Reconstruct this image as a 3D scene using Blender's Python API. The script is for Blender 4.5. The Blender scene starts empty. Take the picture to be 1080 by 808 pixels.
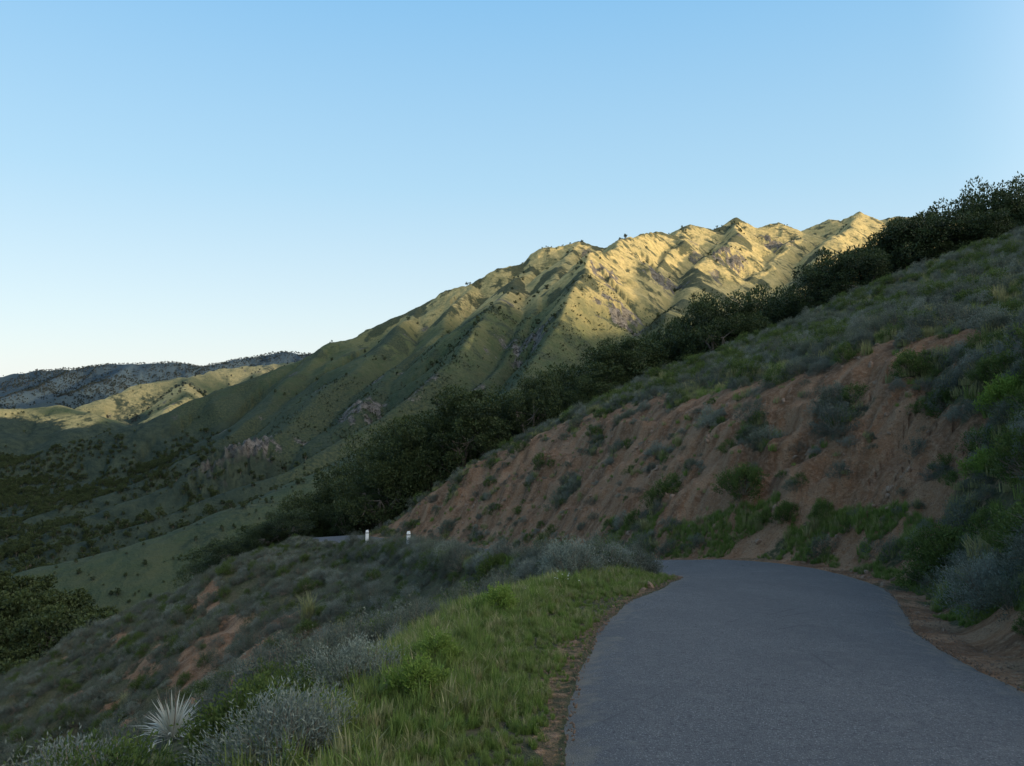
import bpy, math, numpy as np
from mathutils import Vector
rng=np.random.default_rng(7)
scene=bpy.context.scene
F=827.0
# ------------------------------------------------------------ noise
_perm=np.random.default_rng(3).permutation(4096)
_ang=np.random.default_rng(4).random(4096)*2*np.pi
_gx,_gy=np.cos(_ang),np.sin(_ang)
def perlin(x,y,seed=0):
    x=np.asarray(x,float)+seed*17.31; y=np.asarray(y,float)-seed*9.77
    xi=np.floor(x).astype(np.int64); yi=np.floor(y).astype(np.int64)
    xf=x-xi; yf=y-yi
    u=xf*xf*xf*(xf*(xf*6-15)+10); v=yf*yf*yf*(yf*(yf*6-15)+10)
    def g(ix,iy,dx,dy):
        h=_perm[(_perm[ix&4095]+iy)&4095]
        return _gx[h]*dx+_gy[h]*dy
    a=g(xi,yi,xf,yf); b=g(xi+1,yi,xf-1,yf); c=g(xi,yi+1,xf,yf-1); d=g(xi+1,yi+1,xf-1,yf-1)
    return ((a+(b-a)*u)*(1-v)+(c+(d-c)*u)*v)*1.5
def fbm(x,y,o=4,seed=0,gain=.5):
    s=0;a=1;f=1
    for i in range(o):
        s=s+a*perlin(x*f,y*f,seed+i*3); a*=gain; f*=2.03
    return s
def ridged(x,y,o=3,seed=0):
    s=0;a=1;f=1
    for i in range(o):
        s=s+a*(1-2*np.abs(perlin(x*f,y*f,seed+i*3))); a*=.5; f*=2.1
    return s/1.75
def sstep(a,b,x):
    t=np.clip((x-a)/(b-a),0,1); return t*t*(3-2*t)
def smax(a,b,k):
    h=np.clip(.5+.5*(a-b)/k,0,1); return b+(a-b)*h+k*h*(1-h)
def smin(a,b,k): return -smax(-a,-b,k)
def geo(a,b,f):
    n=int(math.log(b/a)/math.log(f)); return a*(b/a)**(np.arange(n)/n)
# ------------------------------------------------------------ road centreline
C=np.array([(30,-150,22),(8,-100,14),(-3,-60,7.4),(-1,-30,2.86),(1.5,-10,-.18),(2.2,0,-1.7),(2.4,5,-2.46),(2.8,8,-2.92),(3.5,11,-3.37),
 (4.72,14,-3.83),(5.75,17,-4.3),(5.6,20,-4.78),(3.9,23.2,-5.45),(1.7,27.5,-6.45),(0,34,-7.7),(-2.5,43,-9.3),(-6.5,52,-10.9),(-11.5,60,-12.1),
 (-15,66,-12.95),(-15.6,71,-14.2),(-12.5,77,-15.9),(-3,83,-17.2),(12,88,-18),(40,98,-20),(90,120,-23)],float)
def catmull(P,step=.5):
    out=[]
    for i in range(len(P)-1):
        p0=P[max(i-1,0)];p1=P[i];p2=P[i+1];p3=P[min(i+2,len(P)-1)]
        d=np.linalg.norm(p2-p1); n=max(2,int(d/step))
        l0=np.linalg.norm(p2-p0); l1=np.linalg.norm(p3-p1)
        m1=(p2-p0)/l0*d; m2=(p3-p1)/l1*d
        for k in range(n):
            t=k/n; out.append((2*t**3-3*t*t+1)*p1+(t**3-2*t*t+t)*m1+(-2*t**3+3*t*t)*p2+(t**3-t*t)*m2)
    out.append(P[-1]); return np.array(out)
R=catmull(C,.5)
RT=np.gradient(R[:,:2],axis=0); RT/=np.linalg.norm(RT,axis=1)[:,None]
RS=np.concatenate([[0],np.cumsum(np.linalg.norm(np.diff(R[:,:2],axis=0),axis=1))])
S0=RS[np.argmin(np.abs(R[:,1])+np.abs(R[:,0]-2.2))]
RS=RS-S0
HW=2.12
def road_field(x,y):
    n=len(x); t=np.zeros(n); z=np.zeros(n); s=np.zeros(n)
    for a in range(0,n,40000):
        b=min(n,a+40000)
        dx=x[a:b,None]-R[None,:,0]; dy=y[a:b,None]-R[None,:,1]
        d=np.sqrt(dx*dx+dy*dy).astype(np.float32)
        i=d.argmin(1); r=np.arange(b-a); dm=d[r,i]
        k=.15+.30*dm
        w=np.exp(-(d-dm[:,None])/k[:,None])
        z[a:b]=(w*R[None,:,2]).sum(1)/w.sum(1)
        al=dx[r,i]*RT[i,0]+dy[r,i]*RT[i,1]
        s_=RS[i]+al
        zp=np.interp(s_,RS,R[:,2])
        m=sstep(3,9,dm); z[a:b]=zp*(1-m)+z[a:b]*m
        cr=RT[i,0]*dy[r,i]-RT[i,1]*dx[r,i]
        t[a:b]=np.where(dm<10,cr,np.sign(cr)*dm); s[a:b]=s_
    return t,z,s
def cap_h(x,y):
    c=np.interp(x,[-60,-30,-13.4,-4.4,2.5,11.6,20.6,25.4,29.4,60,150,250],[-45,-24,-12.3,-6.1,-3.4,.7,4.1,6.1,8.0,18.3,48,66])
    b=np.maximum(0,y-57)
    return c-.40*b*b/(b+5)+.55*fbm(x/14,y/14,3,5)*sstep(3,20,np.hypot(x,y))+.15*fbm(x/1.7,y/1.7,3,9)
def near_h(x,y):
    t,zr,s=road_field(x,y)
    tt=np.abs(t)-HW
    vw=np.interp(s,[-20,0,12,22,30,60],[1.9,1.9,2.1,1.8,1.5,1.1])+.25*perlin(s/3,s*0,3)
    d=tt-vw; dd=.5*(d+np.sqrt(d*d+.5))-.1
    dd=np.maximum(dd,0)
    drop=.50*dd+.0009*dd*dd
    nz=fbm(x/6,y/6,4,11)*np.clip(dd/6,0,1)*.9+fbm(x/30,y/30,2,15)*np.clip(dd/40,0,1)*4
    bermh=.03+.62*sstep(15,24,s)*(1-.5*sstep(58,64,s))*sstep(82,74,s)
    outer=zr-drop+nz+bermh*np.exp(-((tt-np.minimum(vw*.85,1.4))/.6)**2)*sstep(.2,.9,tt)+.05*fbm(x*1.3,y*1.3,3,2)*sstep(.2,1.,tt)
    ti=np.maximum(tt-.45,0)
    rill=ridged(s/2.6+.3*perlin(x/3,y/3,8),ti/9,3,21)
    rill2=ridged(s/.8+.4*perlin(x/1.5,y/1.5,8),ti/3,3,25)
    face=1.12*ti*ti/(ti+.35)+(.32*rill+.18*rill2+.55*fbm(x/2.5,y/2.5,4,31))*sstep(.2,2.5,ti)
    ter=face*1.3+.6*perlin(x/5,y/5,37); face=face+.20*np.sin(ter*3.2)*sstep(.5,2.5,ti)*sstep(-.3,.3,perlin(x/4,y/4,39))
    face=face+.17*fbm(x*1.6,y*1.6,3,35)*sstep(.2,1.5,ti)
    cp=np.maximum(cap_h(x,y)-zr,.12*ti)
    inner=zr+smin(face,cp,.9)+.04*fbm(x*1.5,y*1.5,2,6)*sstep(0,.5,tt)
    inner=np.where(ti<.6,zr+np.minimum(inner-zr,face+.1),inner)
    h=np.where(t>0,outer,inner)
    h=np.where(tt<0,zr-.012-.07*sstep(0,.22,-tt),h-.012)
    onface=(t<0)&(face<cp+.9)
    return h,t,tt,s,onface.astype(float)
def P3(u,v,D): return ((u-540)/F*D,D,(404-v)/F*D)
ridges=[]
def ridge(pts,slope,gul=10,c=18): ridges.append((np.array([P3(*p) for p in pts]),slope,gul,c))
ridge([(-400,620,1150),(-200,560,1250),(0,497,1450),(80,467,1550),(170,437,1650),(250,405,1720),(330,374,1800),(350,362,1800),(380,351,1800),(410,333,1800),(440,322,1800),(470,306,1800),(500,299,1800),(530,283,1820),(560,277,1850),(580,262,1880),(610,256,1900),(630,262,1950),(655,259,2000),(690,243,2050),(712,249,2100),(728,237,2300),(750,243,2400),(775,230,2500),(800,242,2550),(825,235,2600),(850,244,2650),(878,231,2700),(890,235,2700),(903,225,2700),(930,232,2700),(950,228,2700),(1080,240,2700),(1300,260,2700)],.70,30,8)
ridge([(440,322,1800),(410,352,1550),(370,396,1300),(300,455,1080),(200,508,930),(60,552,830)],.66,22,6)
ridge([(350,362,1800),(290,420,1500),(220,470,1250),(120,520,1100),(0,560,1000)],.66,22,6)
ridge([(500,299,1800),(470,340,1560),(430,385,1300),(370,440,1080)],.72,18,6)
ridge([(560,278,1850),(543,303,1540),(512,328,1270),(468,384,1050),(405,442,920),(300,496,770),(170,548,690),(40,585,640)],.84,18,5)
ridge([(690,244,2050),(660,252,1720),(626,270,1400),(610,308,1190),(575,368,1000),(520,425,860)],.86,20,5)
ridge([(610,257,1900),(588,282,1600),(568,318,1370),(540,362,1170),(500,410,1000)],.86,16,5)
ridge([(660,254,1760),(668,282,1500),(650,322,1280),(620,368,1120)],.86,14,5)
ridge([(728,239,2300),(712,258,1920),(700,286,1600),(672,328,1360)],.86,16,5)
ridge([(775,232,2500),(768,254,2000),(738,292,1560),(705,336,1200),(650,400,920)],.82,20,6)
ridge([(850,244,2650),(832,258,2200),(800,286,1800),(770,330,1450)],.78,20,6)
ridge([(903,227,2700),(882,252,2150),(850,286,1650),(820,325,1300)],.76,20,8)
ridge([(680,395,720),(600,415,660),(500,440,600),(420,466,540),(350,498,480),(280,530,430),(180,568,400),(60,596,380)],.5,14,16)
ridge([(-300,600,210),(-60,630,200),(30,674,190),(80,718,170)],.62,3,10)
ridge([(-150,445,2000),(0,432,2200),(60,428,2300),(100,440,2200)],.45,18,16)
ridge([(60,452,2600),(100,425,2750),(150,404,2900),(200,396,3000),(240,388,3150),(280,384,3300),(330,380,3500),(420,400,3600)],.6,30,8)
ridge([(200,396,3000),(190,420,2600),(150,445,2300)],.65,18,8)
ridge([(280,384,3300),(262,405,2900),(230,430,2500)],.65,18,8)
ridge([(-500,405,5000),(-200,402,5000),(0,398,5000),(40,391,5000),(80,389,5000),(110,384,5000),(140,384,5000),(180,382,5000),(215,387,5000),(260,377,5400),(300,371,5500),(340,375,5400),(420,392,5200),(700,400,5200)],.45,60,25)
ridge([(80,389,5000),(40,410,4300),(-20,425,3700)],.5,30,16)
ridge([(140,384,5000),(110,402,4300),(60,420,3600)],.5,30,16)
sdir=np.array([.929,-.37]); sdir/=np.linalg.norm(sdir); pdir=np.array([-sdir[1],sdir[0]])
shade_ridge=[]  # unseen ridge out of frame, added to shade foreground and lower mountain
for p,h in [(-3500,200),(-2500,330),(-1500,400),(-600,430),(0,400),(500,360),(904,360),(1080,352),(1190,350),(1280,368),(1350,398),(1450,460),(1540,530),(1650,520),(1750,440),(1886,385),(2050,380),(2300,380)]:
    q=1300*sdir+p*pdir; shade_ridge.append((q[0],q[1],h))
ridges.append((np.array(shade_ridge),.55,16,20))
RK=[]
def far_h(x,y):
    r=np.hypot(x,y)
    H=np.interp(r,[0,400,900,3000,6000,30000],[-125,-130,-185,-190,-150,-150])+12*fbm(x/300,y/300,3,41)
    GU=np.zeros_like(H)
    wx=x+18*fbm(x/220,y/220,2,51)*np.clip(r/1200,0,1.5); wy=y+18*fbm(x/220,y/220,2,57)*np.clip(r/1200,0,1.5)
    for P,sl,gul,c in ridges:
        best=np.full(len(x),-1e9); bd=np.zeros(len(x)); bs=np.zeros(len(x)); acc=0
        for i in range(len(P)-1):
            a=P[i];b=P[i+1];ab=b[:2]-a[:2];L2=ab@ab;L=math.sqrt(L2)
            t=np.clip(((wx-a[0])*ab[0]+(wy-a[1])*ab[1])/L2,0,1)
            d=np.hypot(wx-a[0]-t*ab[0],wy-a[1]-t*ab[1])
            h=a[2]+t*(b[2]-a[2])-sl*(np.sqrt(d*d+c*c)-c)
            m=h>best
            best=np.where(m,h,best); bd=np.where(m,d,bd); bs=np.where(m,acc+t*L,bs); acc+=L
        g=ridged(bs/(gul*5.5)+.35*perlin(x/120,y/120,61),bd/600,2,71)
        best=best+gul*(g-.35)*sstep(c*1.2,c*4+60,bd)
        w=best>H
        GU=np.where(w,g*sstep(c,c*3+50,bd),GU)
        H=smax(H,best,max(2,gul*.2))
    amp=np.clip(r/900,0.05,1.6)
    H=H+amp*(2.6*fbm(x/80,y/80,4,81)+(.5+.9*sstep(120,260,H))*fbm(x/14,y/14,3,85))
    for px_,py_,rad in RK:
        w=np.exp(-(((x-px_)/rad)**2+((y-py_)/(rad*1.5))**2)); H=H+w*(rad*.28)*(ridged(x/16,y/22,3,91)+.2)
    return H,GU
def height(x,y,full=False):
    x=np.asarray(x,float);y=np.asarray(y,float)
    r=np.hypot(x,y)
    H,GU=far_h(x,y)
    t=np.full(len(x),999.);tt=t.copy();s=np.zeros(len(x));of=np.zeros(len(x)); nm=np.zeros(len(x))
    m=r<420
    if m.any():
        h,t_,tt_,s_,of_=near_h(x[m],y[m])
        h2=h-.7*np.maximum(0,r[m]-170)
        hh=np.where(r[m]<110,h2,smax(h2,H[m],6.))
        nm[m]=(h2>H[m]-1)
        H=H.copy();H[m]=hh
        t[m]=t_;tt[m]=tt_;s[m]=s_;of[m]=of_
    if full: return H,t,tt,s,of,nm,GU
    return H
def hit(u,v,far=False):
    D=geo(200,5500,1.004) if far else np.concatenate([np.arange(2.5,60,.05),np.arange(60,120,.5)])
    x=(u-540)/F*D; z=(404-v)/F*D
    h=height(x,D); k=np.argmax(h>z); return x[k],D[k],h[k]
RK_=[]
for u_,v_,rad_ in [(246,494,50),(222,512,38),(266,484,30),(200,476,26),(655,338,34),(700,300,40),(560,368,26),(760,268,50),(380,430,30),(820,262,45),(640,290,26)]:
    p_=hit(u_,v_,True); RK_.append((p_[0],p_[1],rad_))
RK=RK_
YU=hit(182,782); print('yucca',YU)
# ------------------------------------------------------------ node helpers
def newmat(name):
    m=bpy.data.materials.new(name); m.use_nodes=True; nt=m.node_tree; nt.nodes.clear(); return m,nt
class N:
    def __init__(s,nt): s.nt=nt
    def node(s,typ,**kw):
        n=s.nt.nodes.new(typ)
        for k,v in kw.items(): setattr(n,k,v)
        return n
    def put(s,sock,v):
        if isinstance(v,bpy.types.NodeSocket): s.nt.links.new(v,sock)
        else:
            if isinstance(v,tuple) and len(v)==3 and sock.type=='RGBA': v=v+(1,)
            sock.default_value=v
    def noise(s,vec,scale,detail=4,rough=.55,dist=0):
        n=s.node('ShaderNodeTexNoise'); s.put(n.inputs['Vector'],vec); n.inputs['Scale'].default_value=scale
        n.inputs['Detail'].default_value=detail; n.inputs['Roughness'].default_value=rough; n.inputs['Distortion'].default_value=dist
        return n.outputs['Fac']
    def voro(s,vec,scale,out='Distance',feature='F1'):
        n=s.node('ShaderNodeTexVoronoi',feature=feature); s.put(n.inputs['Vector'],vec); n.inputs['Scale'].default_value=scale
        return n.outputs[out]
    def mix(s,f,a,b,mode='MIX'):
        n=s.node('ShaderNodeMix',data_type='RGBA',blend_type=mode); s.put(n.inputs[0],f); s.put(n.inputs[6],a); s.put(n.inputs[7],b); return n.outputs[2]
    def math(s,op,a,b=0.0,c=None,clamp=False):
        n=s.node('ShaderNodeMath',operation=op,use_clamp=clamp); s.put(n.inputs[0],a); s.put(n.inputs[1],b)
        if c is not None: s.put(n.inputs[2],c)
        return n.outputs[0]
    def rng(s,v,a,b,c=0.,d=1.):
        n=s.node('ShaderNodeMapRange'); s.put(n.inputs[0],v)
        for i,q in enumerate((a,b,c,d)): n.inputs[i+1].default_value=q
        return n.outputs[0]
    def bump(s,h,dist,strength=1.,nrm=None):
        n=s.node('ShaderNodeBump'); s.put(n.inputs['Height'],h); s.put(n.inputs['Distance'],dist); s.put(n.inputs['Strength'],strength)
        if nrm is not None: s.put(n.inputs['Normal'],nrm)
        return n.outputs[0]
    def out(s,col,rough=.9,nrm=None,spec=.2):
        b=s.node('ShaderNodeBsdfPrincipled'); s.put(b.inputs['Base Color'],col); s.put(b.inputs['Roughness'],rough)
        b.inputs['Specular IOR Level'].default_value=spec
        if nrm is not None: s.put(b.inputs['Normal'],nrm)
        o=s.node('ShaderNodeOutputMaterial'); s.nt.links.new(b.outputs[0],o.inputs[0]); return b
# ------------------------------------------------------------ terrain mesh
def mesh_np(name,verts,faces4):
    me=bpy.data.meshes.new(name); nv=len(verts); nf=len(faces4)
    me.vertices.add(nv); me.vertices.foreach_set('co',np.asarray(verts,np.float32).ravel())
    me.loops.add(nf*4); me.loops.foreach_set('vertex_index',np.asarray(faces4,np.int32).ravel())
    me.polygons.add(nf); me.polygons.foreach_set('loop_start',np.arange(nf,dtype=np.int32)*4)
    me.update(calc_edges=True); me.validate(); return me
def col_attr(me,name,arr):
    a=me.attributes.new(name,'FLOAT_COLOR','POINT'); a.data.foreach_set('color',np.asarray(arr,np.float32).ravel())
az=np.concatenate([np.arange(-38,38,.1),np.arange(38,322,2.0)])
az=np.radians(az)
rr=np.concatenate([geo(.4,3,1.05),geo(3,100,1.0062),geo(100,700,1.011),geo(700,3000,1.0065),geo(3000,6500,1.012),geo(6500,30000,1.12),[30000]])
A,RR=np.meshgrid(az,rr); X=(RR*np.sin(A)).ravel(); Y=(RR*np.cos(A)).ravel()
H,t,tt,s,of,nm,GU=height(X,Y,True)
na=len(az);nr=len(rr)
i=np.arange(nr-1)[:,None]*na; j=np.arange(na)[None,:]; j2=(j+1)%na
faces=np.stack([i+j,i+j2,i+na+j2,i+na+j],-1).reshape(-1,4)[:,::-1]
V=np.stack([X,Y,H],1); V=np.vstack([V,[0,0,height([0.],[0.])[0]]])
me=mesh_np('ground',V,faces)
me.polygons.foreach_set('use_smooth',np.ones(len(me.polygons),bool))
def soil_mask(x,y,t,tt,s,of):
    n=fbm(x/3,y/3,4,101)
    cut=of*sstep(14.5,18.5,s+2.2*n+ .12*(np.abs(tt)))*(t<0)
    cut*=sstep(1.2,-1.2,(x-(10.9+.70*(y-18.3)))*.8-1.6*n)
    cut*=sstep(100,92,s)
    cut*=np.clip(1.15-.8*sstep(.15,.6,fbm(x/1.9,y/1.9,4,103)),0,1)
    shw=np.interp(s,[0,6,9,30],[.30,.26,.12,.12])
    sh=(t>0)*(tt<shw+.3*n)*sstep(-.1,.0,tt)*.45
    shr=(t<0)*sstep(.7,.2,tt+.4*n)*np.interp(s,[0,7,9,14,16],[.45,.5,.75,.75,.5])
    shr=np.maximum(shr,(t<0)*sstep(1.5,.8,tt+.4*n)*.8*sstep(8,9.5,s)*sstep(14,12,s))
    dd=tt
    band=np.exp(-((dd-(6+ .13*(s-20)))/ (2.6+2.*np.abs(n)))**2)*sstep(16,26,s)*sstep(66,54,s)*(t>0)
    band2=(t>0)*sstep(.3,.7,fbm(x/4,y/4,4,107))*sstep(4,8,tt)*.8
    return np.clip(np.maximum.reduce([cut,sh,shr,band*1.15*(.7+.7*n),band2]),0,1)
soil=soil_mask(X,Y,t,tt,s,of)*(np.hypot(X,Y)<130)
r=np.hypot(X,Y)
farw=sstep(140,320,r)
scr=np.clip(sstep(.1,.6,fbm(X/120,Y/120,4,111)+.95*(-GU-.0)+.18)+0,0,1)*farw
scr=np.maximum(scr,sstep(30,-60,H+50*fbm(X/150,Y/150,3,117))*farw*.8*sstep(380,600,r)*(r<2200))
scr=np.maximum(scr,farw*.70*sstep(-.1,.5,fbm(X/45,Y/45,4,119)))
scr*=np.where((r>2300)&(X<-300),.7,1)
forest=np.clip(sstep(3500,4000,r)*(X<-300),0,1)
forest=np.maximum(forest,sstep(20,-70,H+60+40*fbm(X/200,Y/200,3,127))*farw*sstep(450,800,r)*.85*(r<2200))
forest=np.maximum(forest,sstep(-80,-140,H+25*fbm(X/200,Y/200,3,127))*(r>=2200))
forest=np.maximum(forest,(r>120)*(r<330)*sstep(-60,-150,X))
dry=np.clip(sstep(60,190,H+50*fbm(X/200,Y/200,3,131)),0,1)*farw  # dry grass plus sunlit gold painted on upper slopes and far hills
dry=np.maximum(dry,.95*sstep(2200,2500,r)*sstep(4000,3600,r)*sstep(-.5,.1,fbm(X/250,Y/250,3,133)))
rock=np.clip(sstep(.5,.85,fbm(X/90,Y/90,4,141)),0,1)*farw*.68
for a in RK:
    w_=np.exp(-(((X-a[0])/a[2])**2+((Y-a[1])/(a[2]*1.5))**2))
    rock=np.maximum(rock,np.clip(1.9*w_*(.65+1.4*fbm(X/20,Y/20,4,143)),0,1))
cap_=(t<0)*(1-of)*(1-farw)
low_shade=sstep(110,-20,H)*farw*(r<2000)  # shade of the low far slopes, painted dark into the grass colour
streak=.5+.5*np.clip(fbm(s*1.6+.4*perlin(X,Y,151),tt*.35,4,153),-1,1)
col_attr(me,'mA',np.append(np.stack([soil,scr,forest,np.ones_like(soil)],1),[[0,0,0,1]],0))
col_attr(me,'mB',np.append(np.stack([farw,dry,rock,np.ones_like(soil)],1),[[0,0,0,1]],0))
col_attr(me,'mC',np.append(np.stack([cap_+low_shade,sstep(2600,5000,r),streak,np.ones_like(soil)],1),[[0,0,0,1]],0))
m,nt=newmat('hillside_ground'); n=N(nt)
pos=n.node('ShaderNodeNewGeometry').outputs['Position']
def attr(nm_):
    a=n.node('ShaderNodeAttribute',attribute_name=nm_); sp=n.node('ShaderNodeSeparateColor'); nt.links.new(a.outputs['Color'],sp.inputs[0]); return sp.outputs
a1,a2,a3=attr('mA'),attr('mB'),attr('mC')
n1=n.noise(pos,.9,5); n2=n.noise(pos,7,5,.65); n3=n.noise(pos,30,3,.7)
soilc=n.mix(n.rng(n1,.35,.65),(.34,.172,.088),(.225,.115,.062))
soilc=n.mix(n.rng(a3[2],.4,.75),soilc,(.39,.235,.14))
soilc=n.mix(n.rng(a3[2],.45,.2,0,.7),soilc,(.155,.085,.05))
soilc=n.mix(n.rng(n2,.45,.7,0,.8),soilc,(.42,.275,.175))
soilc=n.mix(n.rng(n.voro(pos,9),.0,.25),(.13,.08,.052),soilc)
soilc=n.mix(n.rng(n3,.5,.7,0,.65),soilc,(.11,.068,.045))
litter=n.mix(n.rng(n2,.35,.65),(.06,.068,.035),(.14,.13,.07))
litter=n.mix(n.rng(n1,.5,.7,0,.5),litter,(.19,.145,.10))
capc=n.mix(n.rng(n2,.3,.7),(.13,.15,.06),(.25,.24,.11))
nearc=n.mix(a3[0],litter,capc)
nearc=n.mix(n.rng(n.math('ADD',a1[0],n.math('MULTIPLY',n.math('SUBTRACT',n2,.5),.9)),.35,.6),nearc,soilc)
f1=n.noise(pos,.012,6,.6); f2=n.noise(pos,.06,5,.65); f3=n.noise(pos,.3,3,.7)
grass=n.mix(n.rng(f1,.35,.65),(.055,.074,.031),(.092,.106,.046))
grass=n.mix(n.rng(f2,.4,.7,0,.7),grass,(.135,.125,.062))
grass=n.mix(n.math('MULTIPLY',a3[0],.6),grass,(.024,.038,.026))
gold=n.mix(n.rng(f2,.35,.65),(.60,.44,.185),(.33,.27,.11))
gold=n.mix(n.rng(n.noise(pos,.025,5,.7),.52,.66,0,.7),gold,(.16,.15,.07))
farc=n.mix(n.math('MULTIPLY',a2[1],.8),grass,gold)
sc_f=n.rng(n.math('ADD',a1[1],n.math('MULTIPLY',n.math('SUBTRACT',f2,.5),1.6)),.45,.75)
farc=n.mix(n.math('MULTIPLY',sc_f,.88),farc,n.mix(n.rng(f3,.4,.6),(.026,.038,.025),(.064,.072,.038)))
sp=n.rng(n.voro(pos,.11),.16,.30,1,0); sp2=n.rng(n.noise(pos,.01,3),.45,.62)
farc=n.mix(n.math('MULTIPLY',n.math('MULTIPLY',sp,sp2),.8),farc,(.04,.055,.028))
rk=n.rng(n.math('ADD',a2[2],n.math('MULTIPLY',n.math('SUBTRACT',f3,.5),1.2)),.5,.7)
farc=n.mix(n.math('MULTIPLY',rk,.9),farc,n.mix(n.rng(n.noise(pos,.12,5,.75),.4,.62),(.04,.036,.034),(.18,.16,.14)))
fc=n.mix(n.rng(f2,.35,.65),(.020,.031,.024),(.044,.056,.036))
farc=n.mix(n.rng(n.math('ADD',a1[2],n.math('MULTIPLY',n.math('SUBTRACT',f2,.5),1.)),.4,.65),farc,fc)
farc=n.mix(n.math('MULTIPLY',a3[1],.5),farc,(.06,.092,.13))  # blue distance haze painted into the far ground colour
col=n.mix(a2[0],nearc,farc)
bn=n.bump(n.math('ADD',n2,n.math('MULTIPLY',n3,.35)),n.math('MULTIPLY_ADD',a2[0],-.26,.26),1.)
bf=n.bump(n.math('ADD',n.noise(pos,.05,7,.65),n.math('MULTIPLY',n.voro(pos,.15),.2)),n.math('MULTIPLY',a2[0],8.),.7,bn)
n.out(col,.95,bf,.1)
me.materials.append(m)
ground=bpy.data.objects.new('ground',me); scene.collection.objects.link(ground)
# ------------------------------------------------------------ road
def road_mesh():
    ss=np.arange(-40,125,.2); c=np.stack([np.interp(ss,RS,R[:,k]) for k in range(3)],1)
    T=np.gradient(c[:,:2],axis=0);T/=np.linalg.norm(T,axis=1)[:,None]
    Nn=np.stack([-T[:,1],T[:,0]],1); q=np.linspace(-1,1,15); vs=[]
    el=HW-.02+.10*fbm(ss/1.2,ss*0,3,201)+.05*perlin(ss*3,ss*0,205); er=HW-.02+.10*fbm(ss/1.2,ss*0+5,3,211)
    for k,qq in enumerate(q):
        w=np.where(qq>0,el,er)*qq
        p=c[:,:2]+Nn*w[:,None]
        z=c[:,2]+.012+.035*(1-qq*qq)+.006*perlin(p[:,0],p[:,1],7)
        if k in(0,14): z=z-.05
        vs.append(np.stack([p[:,0],p[:,1],z],1))
    Vv=np.stack(vs,1).reshape(-1,3); k=15; i=np.arange(len(ss)-1)[:,None]*k; j=np.arange(k-1)[None,:]
    f=np.stack([i+j,i+j+1,i+k+j+1,i+k+j],-1).reshape(-1,4)[:,::-1]
    me=mesh_np('road',Vv,f); me.polygons.foreach_set('use_smooth',np.ones(len(me.polygons),bool)); 
    q2=np.tile(np.abs(q),(len(ss),1)).ravel(); col_attr(me,'edge',np.stack([q2,q2,q2,q2*0+1],1))
    return me
me=road_mesh()
m,nt=newmat('asphalt'); n=N(nt); pos=n.node('ShaderNodeNewGeometry').outputs['Position']
ag=n.noise(pos,90,3,.7); ag2=n.voro(pos,120); big=n.noise(pos,.6,4); md=n.noise(pos,5,4,.6)
col=n.mix(n.rng(ag,.35,.65),(.058,.059,.062),(.135,.135,.138))
col=n.mix(n.rng(n.voro(pos,38,'Distance'),.0,.34,1.,0),col,(.29,.29,.285))
col=n.mix(n.rng(n.noise(pos,24,2),.56,.68,0,.7),col,(.043,.043,.046))
col=n.mix(n.rng(big,.38,.62,0,.5),col,(.075,.076,.08))
col=n.mix(n.rng(md,.52,.75,0,.35),col,(.17,.168,.16))
cr=n.voro(n.mix(.12,pos,n.node('ShaderNodeTexNoise').outputs['Color'],'ADD'),.55,'Distance','DISTANCE_TO_EDGE')
col=n.mix(n.math('MULTIPLY',n.rng(cr,.0,.010,.5,0),n.rng(big,.46,.55)),col,(.035,.035,.037))
ea=n.node('ShaderNodeAttribute',attribute_name='edge').outputs['Fac']
col=n.mix(n.rng(n.math('ADD',ea,n.math('MULTIPLY',n.math('SUBTRACT',md,.5),.6)),.84,1.03,0,.8),col,(.165,.145,.115))
n.out(col,.85,n.bump(n.math('ADD',ag,ag2),.009,1.),.3)
me.materials.append(m); road=bpy.data.objects.new('road',me); scene.collection.objects.link(road)
# ------------------------------------------------------------ foliage meshes
def leafmat(name,c1,c2,c3,trans=.3,rough=.6,rv=.6):
    m,nt=newmat(name); n=N(nt)
    t_=n.node('ShaderNodeAttribute',attribute_name='tint').outputs['Fac']
    rnd=n.node('ShaderNodeObjectInfo').outputs['Random']
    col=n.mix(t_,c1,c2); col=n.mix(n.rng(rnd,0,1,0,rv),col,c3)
    b=n.node('ShaderNodeBsdfPrincipled'); n.put(b.inputs['Base Color'],col); b.inputs['Roughness'].default_value=rough; b.inputs['Specular IOR Level'].default_value=.15
    tr=n.node('ShaderNodeBsdfTranslucent'); n.put(tr.inputs[0],col)
    mx=n.node('ShaderNodeMixShader'); mx.inputs[0].default_value=trans
    nt.links.new(b.outputs[0],mx.inputs[1]); nt.links.new(tr.outputs[0],mx.inputs[2])
    o=n.node('ShaderNodeOutputMaterial'); nt.links.new(mx.outputs[0],o.inputs[0]); return m
def barkmat(name,c1,c2):
    m,nt=newmat(name); n=N(nt); pos=n.node('ShaderNodeTexCoord').outputs['Object']
    n.out(n.mix(n.noise(pos,6,4),c1,c2),.9); return m
def unit(v): return v/np.maximum(np.linalg.norm(v,axis=-1,keepdims=True),1e-9)
def leaves(c,d,L,W,g):
    side=unit(np.cross(d,unit(g.normal(size=d.shape))))
    L=np.broadcast_to(L,(len(c),))[:,None]; W=np.broadcast_to(W,(len(c),))[:,None]
    nrm=np.cross(d,side)
    v=np.stack([c,c+d*L*.5+side*W*.5+nrm*L*.06,c+d*L,c+d*L*.5-side*W*.5+nrm*L*.06],1)
    return v.reshape(-1,3)
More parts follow.
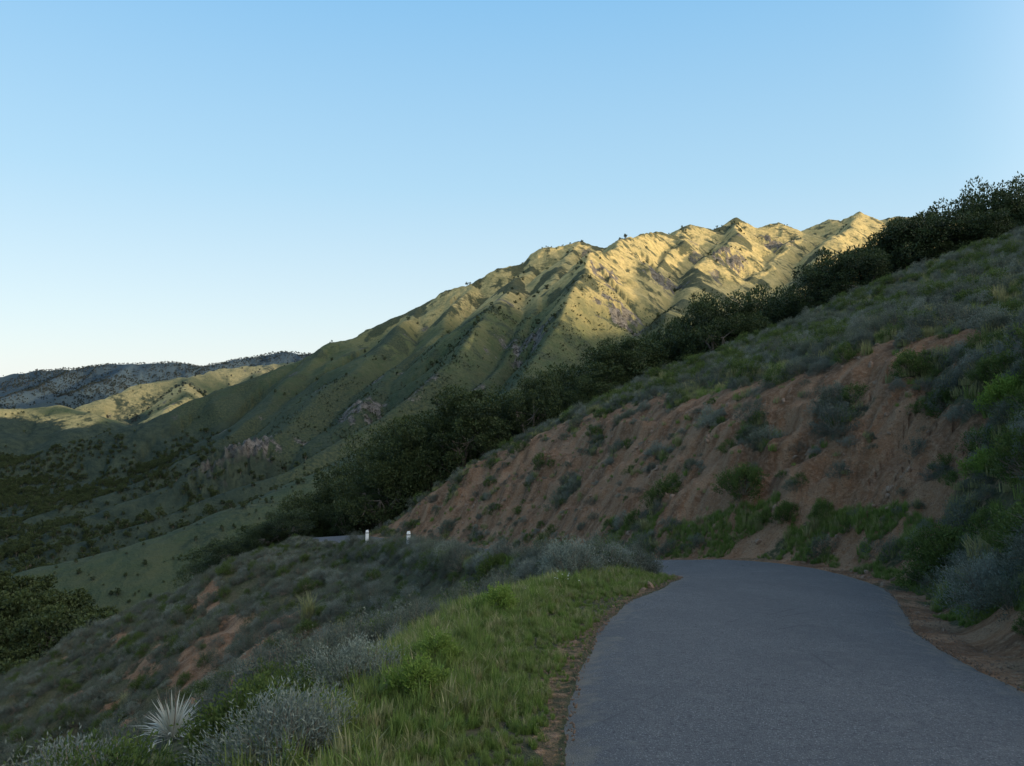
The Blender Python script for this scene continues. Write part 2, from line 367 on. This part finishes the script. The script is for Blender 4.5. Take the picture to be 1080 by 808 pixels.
def tube(p0,p1,r0,r1,k=6,bend=0,g=None,seg=4):
    ts=np.linspace(0,1,seg+1); p0=np.array(p0,float);p1=np.array(p1,float)
    d=unit(p1-p0); a=unit(np.cross(d,[.3,.9,.2])); b=np.cross(d,a); off=(g.normal(size=3)*bend if g is not None else np.zeros(3))
    vs=[];
    for t_ in ts:
        c=p0+(p1-p0)*t_+off*math.sin(math.pi*t_); r_=r0+(r1-r0)*t_
        for q in range(k):
            an=2*math.pi*q/k; vs.append(c+(a*math.cos(an)+b*math.sin(an))*r_)
    f=[]
    for i in range(seg):
        for q in range(k): f.append((i*k+q,i*k+(q+1)%k,(i+1)*k+(q+1)%k,(i+1)*k+q))
    return np.array(vs),np.array(f)
def build(name,lv,tint,tubes,mats):
    nl=len(lv)//4; V=[lv]; Fc=[np.arange(nl*4).reshape(-1,4)]; o=len(lv); T=[np.repeat(tint,4)]
    for v,f in tubes: V.append(v);Fc.append(f+o);o+=len(v);T.append(np.zeros(len(v)))
    me=bpy.data.meshes.new(name); V=np.vstack(V);Fc=np.vstack(Fc)
    me.vertices.add(len(V)); me.vertices.foreach_set('co',V.astype(np.float32).ravel())
    me.loops.add(len(Fc)*4); me.loops.foreach_set('vertex_index',Fc.astype(np.int32).ravel())
    me.polygons.add(len(Fc)); me.polygons.foreach_set('loop_start',np.arange(len(Fc),dtype=np.int32)*4)
    me.polygons.foreach_set('material_index',(np.arange(len(Fc))>=nl).astype(np.int32))
    me.update(calc_edges=True)
    a=me.attributes.new('tint','FLOAT','POINT'); a.data.foreach_set('value',np.concatenate(T).astype(np.float32))
    for q in mats: me.materials.append(q)
    return me
bark=barkmat('bark',(.10,.08,.065),(.20,.17,.14)); twig=barkmat('twig',(.14,.11,.08),(.25,.20,.15))
M_sage=leafmat('sage_leaves',(.055,.07,.046),(.165,.185,.13),(.10,.11,.10),.2)
M_sagegrey=leafmat('grey_sage_leaves',(.105,.125,.095),(.25,.28,.22),(.165,.185,.165),.2)
M_green=leafmat('green_shrub_leaves',(.03,.055,.016),(.12,.165,.04),(.08,.11,.03),.3)
M_bright=leafmat('bright_shrub_leaves',(.08,.14,.02),(.23,.33,.06),(.16,.22,.05),.35)
M_oak=leafmat('oak_leaves',(.012,.020,.009),(.055,.075,.027),(.065,.085,.030),.15,.5,.7)
M_farleaf=leafmat('haze_tinted_leaves',(.022,.033,.033),(.048,.062,.052),(.035,.05,.05),.1,.7)  # oak leaves with bluish distance haze painted into their colour
M_grass=leafmat('verge_grass_blades',(.085,.14,.025),(.22,.30,.07),(.20,.22,.075),.4)
M_dry=leafmat('dry_grass',(.20,.20,.085),(.38,.34,.17),(.17,.19,.07),.35)
M_pale=leafmat('pale_leaves',(.42,.40,.32),(.68,.66,.56),(.5,.47,.37),.3)
M_flower=leafmat('white_petals',(.7,.7,.65),(.8,.8,.76),(.75,.74,.6),.3)
def bush(name,seed,mat,K=90,per=30,L=.05,W=.014,h=.7,rad=.6,up=.7,clump=.10):
    g=np.random.default_rng(seed)
    th=g.random(K)*2*np.pi; ph=np.arccos(g.random(K)**.8)
    rr_=(.72+.28*g.random(K)**.5)*(1+.28*np.sin(th*3+seed)+.15*np.sin(th*5+2*seed))
    tip=np.stack([np.sin(ph)*np.cos(th)*rad*rr_,np.sin(ph)*np.sin(th)*rad*rr_,np.cos(ph)*h*(.75+.4*g.random(K))+.04],1)
    tubes=[tube((0,0,-.05),tip[k]*.92,.010,.003,4,.04,g,2) for k in range(0,K,3)]
    dirs=unit(unit(tip*[1,1,.8])+[0,0,up])
    c=np.repeat(tip,per,0); d=np.repeat(dirs,per,0)
    back=g.random((K*per,1))*clump*2.2
    c=c-d*back+g.normal(size=c.shape)*clump*.45
    dd=unit(d+g.normal(size=d.shape)*.55)
    LL=L*(.6+.8*g.random(len(c)))
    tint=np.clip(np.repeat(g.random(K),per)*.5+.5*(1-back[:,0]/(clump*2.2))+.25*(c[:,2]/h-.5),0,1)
    return build(name,leaves(c,dd,LL,W,g),tint,tubes,[mat,twig])
def tuft(name,seed,mat,n_=70,h=.25,w=.006,spread=.09,lean=.45):
    g=np.random.default_rng(seed)
    a=g.random(n_)*2*np.pi; r_=spread*np.sqrt(g.random(n_)); hh=h*(.45+.75*g.random(n_))
    b=np.stack([r_*np.cos(a),r_*np.sin(a),-.02+0*a],1); dirn=np.stack([np.cos(a+g.normal(size=n_)),np.sin(a+g.normal(size=n_)),0*a],1)
    le=lean*g.random(n_)**1.3; side=np.stack([-dirn[:,1],dirn[:,0],0*a],1)
    m_=b+dirn*(hh*le*.3)[:,None]+np.array([0,0,1])*(hh*.6)[:,None]
    e=b+dirn*(hh*le*1.1)[:,None]+np.array([0,0,1])*(hh*(1-.35*le))[:,None]
    W=(w*(.6+.8*g.random(n_)))[:,None]
    q1=np.stack([b-side*W,b+side*W,m_+side*W*.8,m_-side*W*.8],1); q2=np.stack([m_-side*W*.8,m_+side*W*.8,e+side*W*.1,e-side*W*.1],1)
    tint=g.random(n_)
    return build(name,np.concatenate([q1,q2]).reshape(-1,3),np.concatenate([tint*.8,tint]),[],[mat])
def oak(name,seed,Ht=8.,K=46,per=125,leaf=.24,mat=None):
    g=np.random.default_rng(seed); crown_r=Ht*.40
    th=g.random(K)*2*np.pi; u=g.random(K)
    zc=Ht*(.28+.64*u); prof=np.sin(np.pi*np.clip((zc/Ht-.12)/.92,0,1))**.6
    rc=crown_r*prof*(.30+.68*np.sqrt(g.random(K)))*(1+.25*np.sin(2*th+seed)+.12*np.sin(5*th))
    cc=np.stack([rc*np.cos(th)+g.normal()*.4,rc*np.sin(th),zc],1)
    cr=Ht*(.055+.07*g.random(K))
    c=[];T=[];d=[]
    for k in range(K):
        v=unit(g.normal(size=(per,3))); q=v*[1,1,.72]*cr[k]*(.45+.6*g.random((per,1))**.6)
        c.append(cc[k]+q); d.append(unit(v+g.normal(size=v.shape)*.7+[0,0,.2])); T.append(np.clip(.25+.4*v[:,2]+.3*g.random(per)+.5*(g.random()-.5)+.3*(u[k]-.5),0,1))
    c=np.vstack(c);d=np.vstack(d);T=np.concatenate(T)
    tubes=[];fork=np.array([g.normal()*.15,g.normal()*.15,Ht*.2]); tubes.append(tube((0,0,-.6),fork,.26,.19,8,.05,g))
    for k in range(6):
        a=2*math.pi*k/6+g.random(); mid=fork+np.array([math.cos(a)*crown_r*.45,math.sin(a)*crown_r*.45,Ht*(.15+.2*g.random())]); tubes.append(tube(fork,mid,.15,.07,6,.15,g))
        idx=np.argsort(np.linalg.norm(cc-mid,axis=1))[:5]
        for j_ in idx: tubes.append(tube(mid,cc[j_],.06,.015,4,.1,g,3))
    return build(name,leaves(c,d,leaf*(.7+.6*g.random(len(c))),leaf*.6,g),T,tubes,[mat or M_oak,bark])
def variants(cname,meshes):
    col=bpy.data.collections.new(cname)
    for i_,m_ in enumerate(meshes): col.objects.link(bpy.data.objects.new('%s_source_%s'%(cname,'abcdefgh'[i_]),m_))
    return col
def scatter(name,P,rot,scl,col,g):
    nv=len(col.objects)
    me=bpy.data.meshes.new(name); me.vertices.add(len(P)); me.vertices.foreach_set('co',np.asarray(P,np.float32).ravel())
    a=me.attributes.new('rot','FLOAT_VECTOR','POINT'); a.data.foreach_set('vector',rot.astype(np.float32).ravel())
    a=me.attributes.new('scl','FLOAT_VECTOR','POINT'); a.data.foreach_set('vector',scl.astype(np.float32).ravel())
    a=me.attributes.new('idx','INT','POINT'); a.data.foreach_set('value',g.integers(0,nv,len(P)).astype(np.int32))
    ob=bpy.data.objects.new(name,me); scene.collection.objects.link(ob)
    ng=bpy.data.node_groups.new(name+'_nodes','GeometryNodeTree')
    ng.interface.new_socket(name='Geometry',in_out='INPUT',socket_type='NodeSocketGeometry'); ng.interface.new_socket(name='Geometry',in_out='OUTPUT',socket_type='NodeSocketGeometry')
    gi=ng.nodes.new('NodeGroupInput');go=ng.nodes.new('NodeGroupOutput'); ip=ng.nodes.new('GeometryNodeInstanceOnPoints')
    ci=ng.nodes.new('GeometryNodeCollectionInfo'); ci.inputs['Collection'].default_value=col; ci.inputs['Separate Children'].default_value=True; ci.inputs['Reset Children'].default_value=True
    def na_(nm_,dt):
        q=ng.nodes.new('GeometryNodeInputNamedAttribute'); q.data_type=dt; q.inputs['Name'].default_value=nm_
        return [o for o in q.outputs if o.enabled and o.name=='Attribute'][0]
    L=ng.links.new
    L(gi.outputs[0],ip.inputs['Points']); L(ci.outputs[0],ip.inputs['Instance']); ip.inputs['Pick Instance'].default_value=True
    L(na_('idx','INT'),ip.inputs['Instance Index']); L(na_('rot','FLOAT_VECTOR'),ip.inputs['Rotation']); L(na_('scl','FLOAT_VECTOR'),ip.inputs['Scale'])
    L(ip.outputs[0],go.inputs[0])
    md=ob.modifiers.new('instances','NODES'); md.node_group=ng
    print(name,len(P)); return ob
def rs(g,n_,smin_,smax_,tilt=.15,zs=.25):
    rot=np.stack([g.normal(size=n_)*tilt,g.normal(size=n_)*tilt,g.random(n_)*6.283],1)
    s_=smin_+(smax_-smin_)*g.random(n_)**1.4
    return rot,np.stack([s_,s_,s_*(1+zs*(g.random(n_)-.5)*2)],1)
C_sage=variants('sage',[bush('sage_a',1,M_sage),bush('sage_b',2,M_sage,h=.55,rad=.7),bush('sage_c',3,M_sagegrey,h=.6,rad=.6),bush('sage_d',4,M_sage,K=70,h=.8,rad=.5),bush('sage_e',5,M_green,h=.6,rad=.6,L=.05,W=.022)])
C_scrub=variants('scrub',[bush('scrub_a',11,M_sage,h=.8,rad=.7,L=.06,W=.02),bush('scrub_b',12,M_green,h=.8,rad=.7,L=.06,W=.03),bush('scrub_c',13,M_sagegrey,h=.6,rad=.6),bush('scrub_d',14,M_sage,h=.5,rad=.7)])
C_grass=variants('grass',[tuft('grass_a',21,M_grass),tuft('grass_b',22,M_grass,h=.30),tuft('grass_c',23,M_grass,h=.18,spread=.12),tuft('grass_d',24,M_dry,h=.28,n_=40)])
C_dry=variants('drygrass',[tuft('dry_a',31,M_dry,h=.4,spread=.2,w=.01),tuft('dry_b',32,M_grass,h=.35,spread=.2,w=.01),tuft('dry_c',33,M_dry,h=.3,spread=.25,w=.01)])
C_far=variants('far_oak',[oak('far_oak_a',41,8,22,40,.7),oak('far_oak_b',42,6,18,40,.65),oak('far_oak_c',43,7,20,40,.7)])
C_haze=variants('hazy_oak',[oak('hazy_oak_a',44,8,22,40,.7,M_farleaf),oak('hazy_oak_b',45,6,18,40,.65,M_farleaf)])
def cand(n_,x0,x1,y0,y1,seed):
    g=np.random.default_rng(seed); x=x0+(x1-x0)*g.random(n_); y=y0+(y1-y0)*g.random(n_)
    k=(np.abs(x)<.72*y+4); x=x[k];y=y[k]
    return g,x,y
g,x,y=cand(19000,-75,12,3,90,301); h,t_,tt_,s_,of_,nm_,_=height(x,y,True)
so=soil_mask(x,y,t_,tt_,s_,of_); cl=fbm(x/3.5,y/3.5,3,401)
vwk=np.interp(s_,[-20,0,12,22,30,61,64],[2.3,2.2,2.3,1.2,.5,.6,1.0])
# bare patch of ground in front of the yucca
ax=(x*YU[0]+y*YU[1])/math.hypot(YU[0],YU[1]); pe=np.abs(x*YU[1]-y*YU[0])/math.hypot(YU[0],YU[1]); yl=math.hypot(YU[0],YU[1])
clr=(pe<.85)&(ax>yl*.62)&(ax<yl+.5)
k=(t_>0)&(tt_>vwk)&(g.random(len(x))<np.clip(1.15+.7*cl-1.0*so,0.08,1))&~clr
rot,scl=rs(g,k.sum(),.4,1.1); near=np.clip(tt_[k]/4,.5,1)[:,None]
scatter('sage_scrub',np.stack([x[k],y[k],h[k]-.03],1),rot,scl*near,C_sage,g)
g=np.random.default_rng(331); n_=520; s2=16+58*g.random(n_); of2=HW+.7+1.3*g.random(n_)
cx=np.interp(s2,RS,R[:,0]);cy=np.interp(s2,RS,R[:,1]);tx=np.interp(s2,RS,RT[:,0]);ty=np.interp(s2,RS,RT[:,1])
x=cx-ty*of2;y=cy+tx*of2; rot,scl=rs(g,n_,.4,.95); scl*=np.where(s2>59,.4,1.)[:,None]
scatter('roadside_scrub',np.stack([x,y,height(x,y)-.03],1),rot,scl,C_sage,g)
g,x,y=cand(38000,-14,62,5,80,302); h,t_,tt_,s_,of_,nm_,_=height(x,y,True)
so=soil_mask(x,y,t_,tt_,s_,of_); cl=fbm(x/3,y/3,3,403)
pr=np.where(of_>0,np.where(so>.5,.08+.5*np.clip(cl-.05,0,1),.85),np.where(x>14+4*cl,.62+.5*cl,.36+.7*cl))
pr=np.where((s_<15.5)&(tt_>1.5),.95,pr); pr=np.where((s_<15.5)&(tt_<=1.5),.25,pr)
pr=np.maximum(pr,np.where((of_>0)&(tt_<1.9)&(tt_>.8)&(s_>15),.25+.5*cl,0))
k=(t_<0)&(tt_>.7)&(g.random(len(x))<np.clip(pr,0,1))&(y<72)
rot,scl=rs(g,k.sum(),.32,1.0); scl=scl*np.where(so[k]>.5,.58,1)[:,None]
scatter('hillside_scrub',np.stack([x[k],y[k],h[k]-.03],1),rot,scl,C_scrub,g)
g,x,y=cand(34000,-14,62,8,75,303); h,t_,tt_,s_,of_,nm_,_=height(x,y,True)
so=soil_mask(x,y,t_,tt_,s_,of_)
k=(t_<0)&(tt_>.6)&(y>13)&(g.random(len(x))<np.where(so>.5,.16,.9))
rot,scl=rs(g,k.sum(),.5,1.2); scl=scl*np.where(so[k]>.5,.6,1)[:,None]
scatter('hillside_grass',np.stack([x[k],y[k],h[k]],1),rot,scl,C_dry,g)
# verge grass
g,x,y=cand(200000,-7,10,2,34,304); h,t_,tt_,s_,of_,nm_,_=height(x,y,True)
vwk=np.interp(s_,[-20,0,12,22,30,60],[2.6,2.5,2.5,1.8,1.4,1]); nn=fbm(x/1.2,y/1.2,3,405)
shw=np.interp(s_,[0,6,9,30],[.12,.08,-.03,-.03])
L_=(t_>0)&(tt_>shw+.2*nn)&(tt_>-.03)&(tt_<vwk+.8*nn)
Rr=(t_<0)&(tt_>np.interp(s_,[0,8,9.5,12,14],[.08,.12,1.1,1.1,.35])+.3*nn)&(tt_>.0)&(tt_<2.0)&((s_<14)|(nn>-.05))
dens=np.clip(.75+.5*nn,0.1,1)*np.clip(12/np.maximum(y,6),.35,1)*np.clip((tt_+.1)/.35,.25,1)
k=(L_|Rr)&(g.random(len(x))<np.where(Rr,dens*1.4,dens))
rot,scl=rs(g,k.sum(),.3,.85); scl*=np.clip(.35+.5*tt_[k]+.3*nn[k],.28,1.1)[:,None]
scatter('verge_grass',np.stack([x[k],y[k],h[k]],1),rot,scl,C_grass,g)
def flowers(seed):
    g=np.random.default_rng(seed); n_=9; b=np.stack([g.normal(size=n_)*.10,g.normal(size=n_)*.10,np.zeros(n_)],1); tp=b+np.stack([g.normal(size=n_)*.03,g.normal(size=n_)*.03,.12+.12*g.random(n_)],1)
    c=np.repeat(tp,6,0); a=np.tile(np.arange(6)*math.pi/3,n_); d=np.stack([np.cos(a),np.sin(a),.3+0*a],1)
    return build('flower_%d'%seed,leaves(c,unit(d),.014,.009,g),g.random(len(c)),[tube(b[q],tp[q],.002,.0015,3,.01,g,1) for q in range(n_)],[M_flower,M_grass])
C_fl=variants('wildflower',[flowers(1),flowers(2)])
k2=k&(tt_>1.0)&(g.random(len(x))<.0015)&(t_>0)&(y>8); rot,scl=rs(g,k2.sum(),.8,1.2)
scatter('white_wildflowers',np.stack([x[k2],y[k2],h[k2]],1),rot,scl,C_fl,g)
def far_sc(name,n_,x0,x1,y0,y1,seed,test,s0,s1,col=None):
    g,x,y=cand(n_,x0,x1,y0,y1,seed); h,t_,tt_,s_,of_,nm_,gu=height(x,y,True)
    k=g.random(len(x))<test(x,y,h,gu); rot,scl=rs(g,k.sum(),s0,s1,.05)
    return scatter(name,np.stack([x[k],y[k],h[k]-.3*s0],1),rot,scl,col or C_far,g)
far_sc('distant_oak_trees',80000,-1600,1700,350,2900,305,lambda x,y,h,gu:np.clip((fbm(x/110,y/110,3,111)*.8-gu*.9-.25)*.9,0.008,.8),.5,1.2)
far_sc('valley_forest',60000,-1300,50,300,2000,309,lambda x,y,h,gu:np.clip((-h-95)/60,0,1)*np.clip(.6+.9*fbm(x/90,y/90,3,317)-.4*gu,0,.95),.7,1.4)
far_sc('distant_forest',60000,-3800,-600,2600,5600,306,lambda x,y,h,gu:np.where(y>3700,np.clip(.75+fbm(x/400,y/400,3,121),.0,.95),np.clip(-.15+.8*fbm(x/200,y/200,3,121)-.4*gu+.6*(h<-90),.01,.7)),.8,1.5,C_haze)
far_sc('valley_oak_woods',1900,-150,-40,120,260,307,lambda x,y,h,gu:.8+0*x,.7,1.3)
far_sc('distant_shrubs',90000,-800,700,230,1300,308,lambda x,y,h,gu:np.clip(.25+.8*fbm(x/60,y/60,3,313)-.3*gu,.06,.8),.14,.42)
# ------------------------------------------------------------ oaks along the shoulder of the hill
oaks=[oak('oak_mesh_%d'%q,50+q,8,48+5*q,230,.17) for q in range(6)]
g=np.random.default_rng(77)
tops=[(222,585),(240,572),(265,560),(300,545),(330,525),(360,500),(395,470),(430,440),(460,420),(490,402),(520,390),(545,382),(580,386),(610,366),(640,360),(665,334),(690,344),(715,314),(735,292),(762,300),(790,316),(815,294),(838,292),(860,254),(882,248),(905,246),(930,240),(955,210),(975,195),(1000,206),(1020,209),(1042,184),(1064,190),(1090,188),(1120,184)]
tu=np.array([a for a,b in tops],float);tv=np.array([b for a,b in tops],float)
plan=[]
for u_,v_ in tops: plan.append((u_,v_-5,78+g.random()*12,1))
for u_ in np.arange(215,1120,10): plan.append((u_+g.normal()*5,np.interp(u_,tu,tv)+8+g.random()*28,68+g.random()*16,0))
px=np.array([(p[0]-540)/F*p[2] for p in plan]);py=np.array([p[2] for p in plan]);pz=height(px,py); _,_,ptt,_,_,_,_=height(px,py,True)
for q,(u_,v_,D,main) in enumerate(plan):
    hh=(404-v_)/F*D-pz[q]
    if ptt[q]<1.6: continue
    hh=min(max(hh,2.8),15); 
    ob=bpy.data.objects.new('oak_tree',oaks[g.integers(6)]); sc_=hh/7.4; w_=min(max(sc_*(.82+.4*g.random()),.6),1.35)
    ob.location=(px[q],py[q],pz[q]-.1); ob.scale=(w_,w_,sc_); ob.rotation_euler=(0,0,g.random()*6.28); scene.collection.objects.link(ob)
# ------------------------------------------------------------ individual plants
def place(name,me,u,v,sc,rz=0.):
    x,y,z=hit(u,v); ob=bpy.data.objects.new(name,me); ob.location=(x,y,z-.03); ob.scale=(sc,sc,sc); ob.rotation_euler=(0,0,rz); scene.collection.objects.link(ob); return ob
grey=bush('grey_bush_mesh',61,M_sagegrey,K=240,per=45,L=.045,W=.010,h=.62,rad=.62)
brt=bush('bright_bush_mesh',62,M_bright,K=160,per=40,L=.06,W=.03,h=.7,rad=.55)
grn=bush('green_bush_mesh',63,M_green,K=200,per=40,L=.05,W=.028,h=.8,rad=.7)
place('grey_sagebrush',grey,300,815,.8); place('grey_sagebrush',grey,375,735,.75,2); place('grey_sagebrush',grey,600,612,1.2,1); place('grey_sagebrush',grey,560,618,1.0,3)
place('grey_sagebrush',grey,1050,640,1.1,4); place('grey_sagebrush',grey,650,600,.8,4)
place('green_shrub',grn,785,520,1.1); place('green_shrub',grn,1000,600,1.0,2); place('green_shrub',grn,262,790,.6,1); place('green_shrub',grn,830,548,.6,1)
place('bright_green_shrub',brt,1062,430,1.0); place('bright_green_shrub',brt,440,738,.45); place('bright_green_shrub',brt,525,650,.55,2); place('bright_green_shrub',brt,1040,505,.8,2); place('bright_green_shrub',brt,460,705,.45,2)
def yucca(seed):
    g=np.random.default_rng(seed); n_=150
    a=g.random(n_)*6.283; el=.2+1.25*g.random(n_); L=.6+.45*g.random(n_); w=.020
    d=np.stack([np.cos(a)*np.cos(el),np.sin(a)*np.cos(el),np.sin(el)],1); side=np.stack([-np.sin(a),np.cos(a),0*a],1)
    b=d*.03; m_=b+d*(L*.55)[:,None]; e=b+d*L[:,None]+np.array([0,0,-1])*(.22*L*(1.3-np.sin(el)))[:,None]
    q1=np.stack([b-side*w*.5,b+side*w*.5,m_+side*w,m_-side*w],1);q2=np.stack([m_-side*w,m_+side*w,e+side*.001,e-side*.001],1)
    ti=g.random(n_); tb=[tube((0,0,0),(g.normal()*.2,g.normal()*.2,1.0+.3*g.random()),.010,.005,4,.03,g,3) for _ in range(6)]
    return build('yucca_mesh_%d'%seed,np.concatenate([q1,q2]).reshape(-1,3),np.concatenate([ti,ti]),tb,[M_pale,twig])
yu=yucca(5); yd=tuft('dry_plume_mesh',65,M_dry,n_=160,h=1.0,w=.012,spread=.25,lean=.8)
ob=bpy.data.objects.new('pale_yucca',yu); ob.location=(YU[0],YU[1],YU[2]+.05); sc_=min(max(YU[1]*.06,.5),1.2); ob.scale=(sc_,)*3; scene.collection.objects.link(ob)
for u_,v_,s_ in [(325,655,1.2),(270,720,.9),(360,680,.9),(345,700,.8),(130,745,.8)]: place('dry_pampas_clump',yd,u_,v_,s_,u_)
for u_,v_,s_ in [(680,560,.8),(715,470,.7),(860,560,.6),(800,560,.6),(625,480,.7)]: place('dry_pampas_clump',yd,u_,v_,s_*.7,u_)
# ------------------------------------------------------------ rocks
import bmesh
def rock_(seed):
    g=np.random.default_rng(seed)
    bm=bmesh.new(); bmesh.ops.create_icosphere(bm,subdivisions=2,radius=.5)
    P=unit(g.normal(size=(7,3)))
    for v in bm.verts:
        c=np.array(v.co)
        for p in P:
            dd=c@p-.33
            if dd>0: c=c-p*dd
        v.co=Vector(c*[1.2,.9,.7])
    me=bpy.data.meshes.new('rock_%d'%seed); bm.to_mesh(me); bm.free(); me.materials.append(M_rock); return me
M_rock,nt=newmat('rock'); n=N(nt); pos=n.node('ShaderNodeTexCoord').outputs['Object']
n.out(n.mix(n.rng(n.noise(pos,4,5,.7),.3,.7),(.17,.105,.07),(.34,.24,.17)),.9,n.bump(n.noise(pos,9,4),.05,.8))
C_rock=variants('rock',[rock_(1),rock_(2),rock_(3)])
g,x,y=cand(80000,-14,26,3.5,60,311); h,t_,tt_,s_,of_,nm_,_=height(x,y,True); so=soil_mask(x,y,t_,tt_,s_,of_)
cl=fbm(x/2,y/2,3,501)
k=(so>.4)&(tt_>.05)&(g.random(len(x))<np.where(t_<0,np.clip(.15+.6*cl,.03,1),.4))
rot,scl=rs(g,k.sum(),.03,.34,1.); scl=.02+ (scl-.02)*(g.random((k.sum(),1))**2.3); scl*=np.clip(y[k]/16,.35,1)[:,None]
scatter('loose_rocks',np.stack([x[k],y[k],h[k]],1),rot,scl,C_rock,g)
g=np.random.default_rng(341); n_=5000; s2=2+24*g.random(n_); sg=np.where(g.random(n_)<.5,1,-1); of2=sg*(HW-.12+.55*g.random(n_)**1.5)
cx=np.interp(s2,RS,R[:,0]);cy=np.interp(s2,RS,R[:,1]);tx=np.interp(s2,RS,RT[:,0]);ty=np.interp(s2,RS,RT[:,1])
x=cx-ty*of2;y=cy+tx*of2; rot,scl=rs(g,n_,.008,.035,1.)
zz=height(x,y); zr_=np.interp(s2,RS,R[:,2]); zz=np.where(np.abs(of2)<HW,zr_+.012,zz)
scatter('shoulder_gravel',np.stack([x,y,zz],1),rot,scl,C_rock,g)
# ------------------------------------------------------------ roadside marker posts
M_w,nt=newmat('white_paint'); n=N(nt); pos=n.node('ShaderNodeTexCoord').outputs['Object']; n.out(n.mix(n.rng(n.noise(pos,14,4),.5,.75,0,.4),(.8,.8,.78),(.5,.48,.44)),.6)
M_k,nt=newmat('black_band'); n=N(nt); n.out((.03,.03,.03),.6)
def post():
    bm=bmesh.new()
    def box(w,d,z0,z1,mi,tp=1.):
        r_=bmesh.ops.create_cube(bm,size=1.); 
        for v in r_['verts']:
            k_=tp if v.co.z>0 else 1.; v.co=Vector((v.co.x*w*k_,v.co.y*d*k_,z0 if v.co.z<0 else z1))
        for f in set(f for v in r_['verts'] for f in v.link_faces): f.material_index=mi
    box(.20,.09,-.3,.74,0); box(.206,.096,.74,.79,1); box(.20,.09,.79,.94,0,.75)
    me=bpy.data.meshes.new('marker'); bm.to_mesh(me); bm.free(); me.materials.append(M_w); me.materials.append(M_k); return me
pm=post()
for sx in (44.5,54.5):
    c=[np.interp(sx,RS,R[:,k_]) for k_ in range(3)]; i_=np.argmin(np.abs(RS-sx)); nx,ny=-RT[i_,1],RT[i_,0]
    x_=c[0]+nx*3.35;y_=c[1]+ny*3.35; ob=bpy.data.objects.new('roadside_marker_post',pm); ob.location=(x_,y_,height([x_],[y_])[0]); ob.rotation_euler=(0.03,.02,.3); scene.collection.objects.link(ob)
# ------------------------------------------------------------ light, sky, camera
EL=math.radians(10.0); AZ=math.atan2(sdir[0],sdir[1])
sv=Vector((sdir[0]*math.cos(EL),sdir[1]*math.cos(EL),math.sin(EL)))
w=bpy.data.worlds.new('World'); scene.world=w; w.use_nodes=True; nt=w.node_tree; nt.nodes.clear(); n=N(nt)
sky=nt.nodes.new('ShaderNodeTexSky'); sky.sky_type='NISHITA'; sky.sun_disc=False; sky.sun_elevation=EL; sky.sun_rotation=AZ; sky.altitude=300; sky.air_density=1.0; sky.dust_density=.4; sky.ozone_density=1.5
sep=n.node('ShaderNodeSeparateXYZ'); tc=n.node('ShaderNodeTexCoord'); nt.links.new(tc.outputs['Generated'],sep.inputs[0])
rp=n.node('ShaderNodeValToRGB'); nt.links.new(sep.outputs[2],rp.inputs[0]); e=rp.color_ramp.elements
e[0].position=0;e[0].color=(6.1,6.6,6.8,1); e[1].position=1;e[1].color=(.8,2.2,4.8,1)
for p_,c_ in [(.08,(5.2,6.3,6.9)),(.24,(3.4,5.4,6.9)),(.44,(2.0,4.3,6.7))]:
    q=e.new(p_); q.color=c_+(1,)
colr=n.mix(.80,sky.outputs[0],rp.outputs[0])
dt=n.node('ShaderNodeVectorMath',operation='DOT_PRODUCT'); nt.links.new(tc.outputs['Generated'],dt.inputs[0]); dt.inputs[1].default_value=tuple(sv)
au=n.math('POWER',n.math('MAXIMUM',n.math('SUBTRACT',dt.outputs['Value'],.15),0.),1.6)  # broad sun-side glow added to the sky to raise ambient light
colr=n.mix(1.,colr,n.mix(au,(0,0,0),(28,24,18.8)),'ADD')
bg=nt.nodes.new('ShaderNodeBackground'); bg.inputs[1].default_value=.15; o=nt.nodes.new('ShaderNodeOutputWorld')
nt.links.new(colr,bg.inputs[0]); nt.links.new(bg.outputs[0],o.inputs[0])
L=bpy.data.lights.new('sun','SUN'); L.energy=5; L.angle=math.radians(.5); L.color=(1,.79,.52)
lo=bpy.data.objects.new('sun',L); scene.collection.objects.link(lo)
lo.rotation_euler=sv.to_track_quat('Z','Y').to_euler()
cam=bpy.data.cameras.new('camera'); cam.sensor_width=36; cam.lens=F/1080*36; cam.clip_start=.1; cam.clip_end=60000
co=bpy.data.objects.new('camera',cam); co.rotation_euler=(math.radians(90),0,0); co.location=(0,0,0); scene.collection.objects.link(co); scene.camera=co
scene.view_settings.view_transform='Standard'; scene.view_settings.look='None'; scene.view_settings.exposure=0
print('verts',len(V))
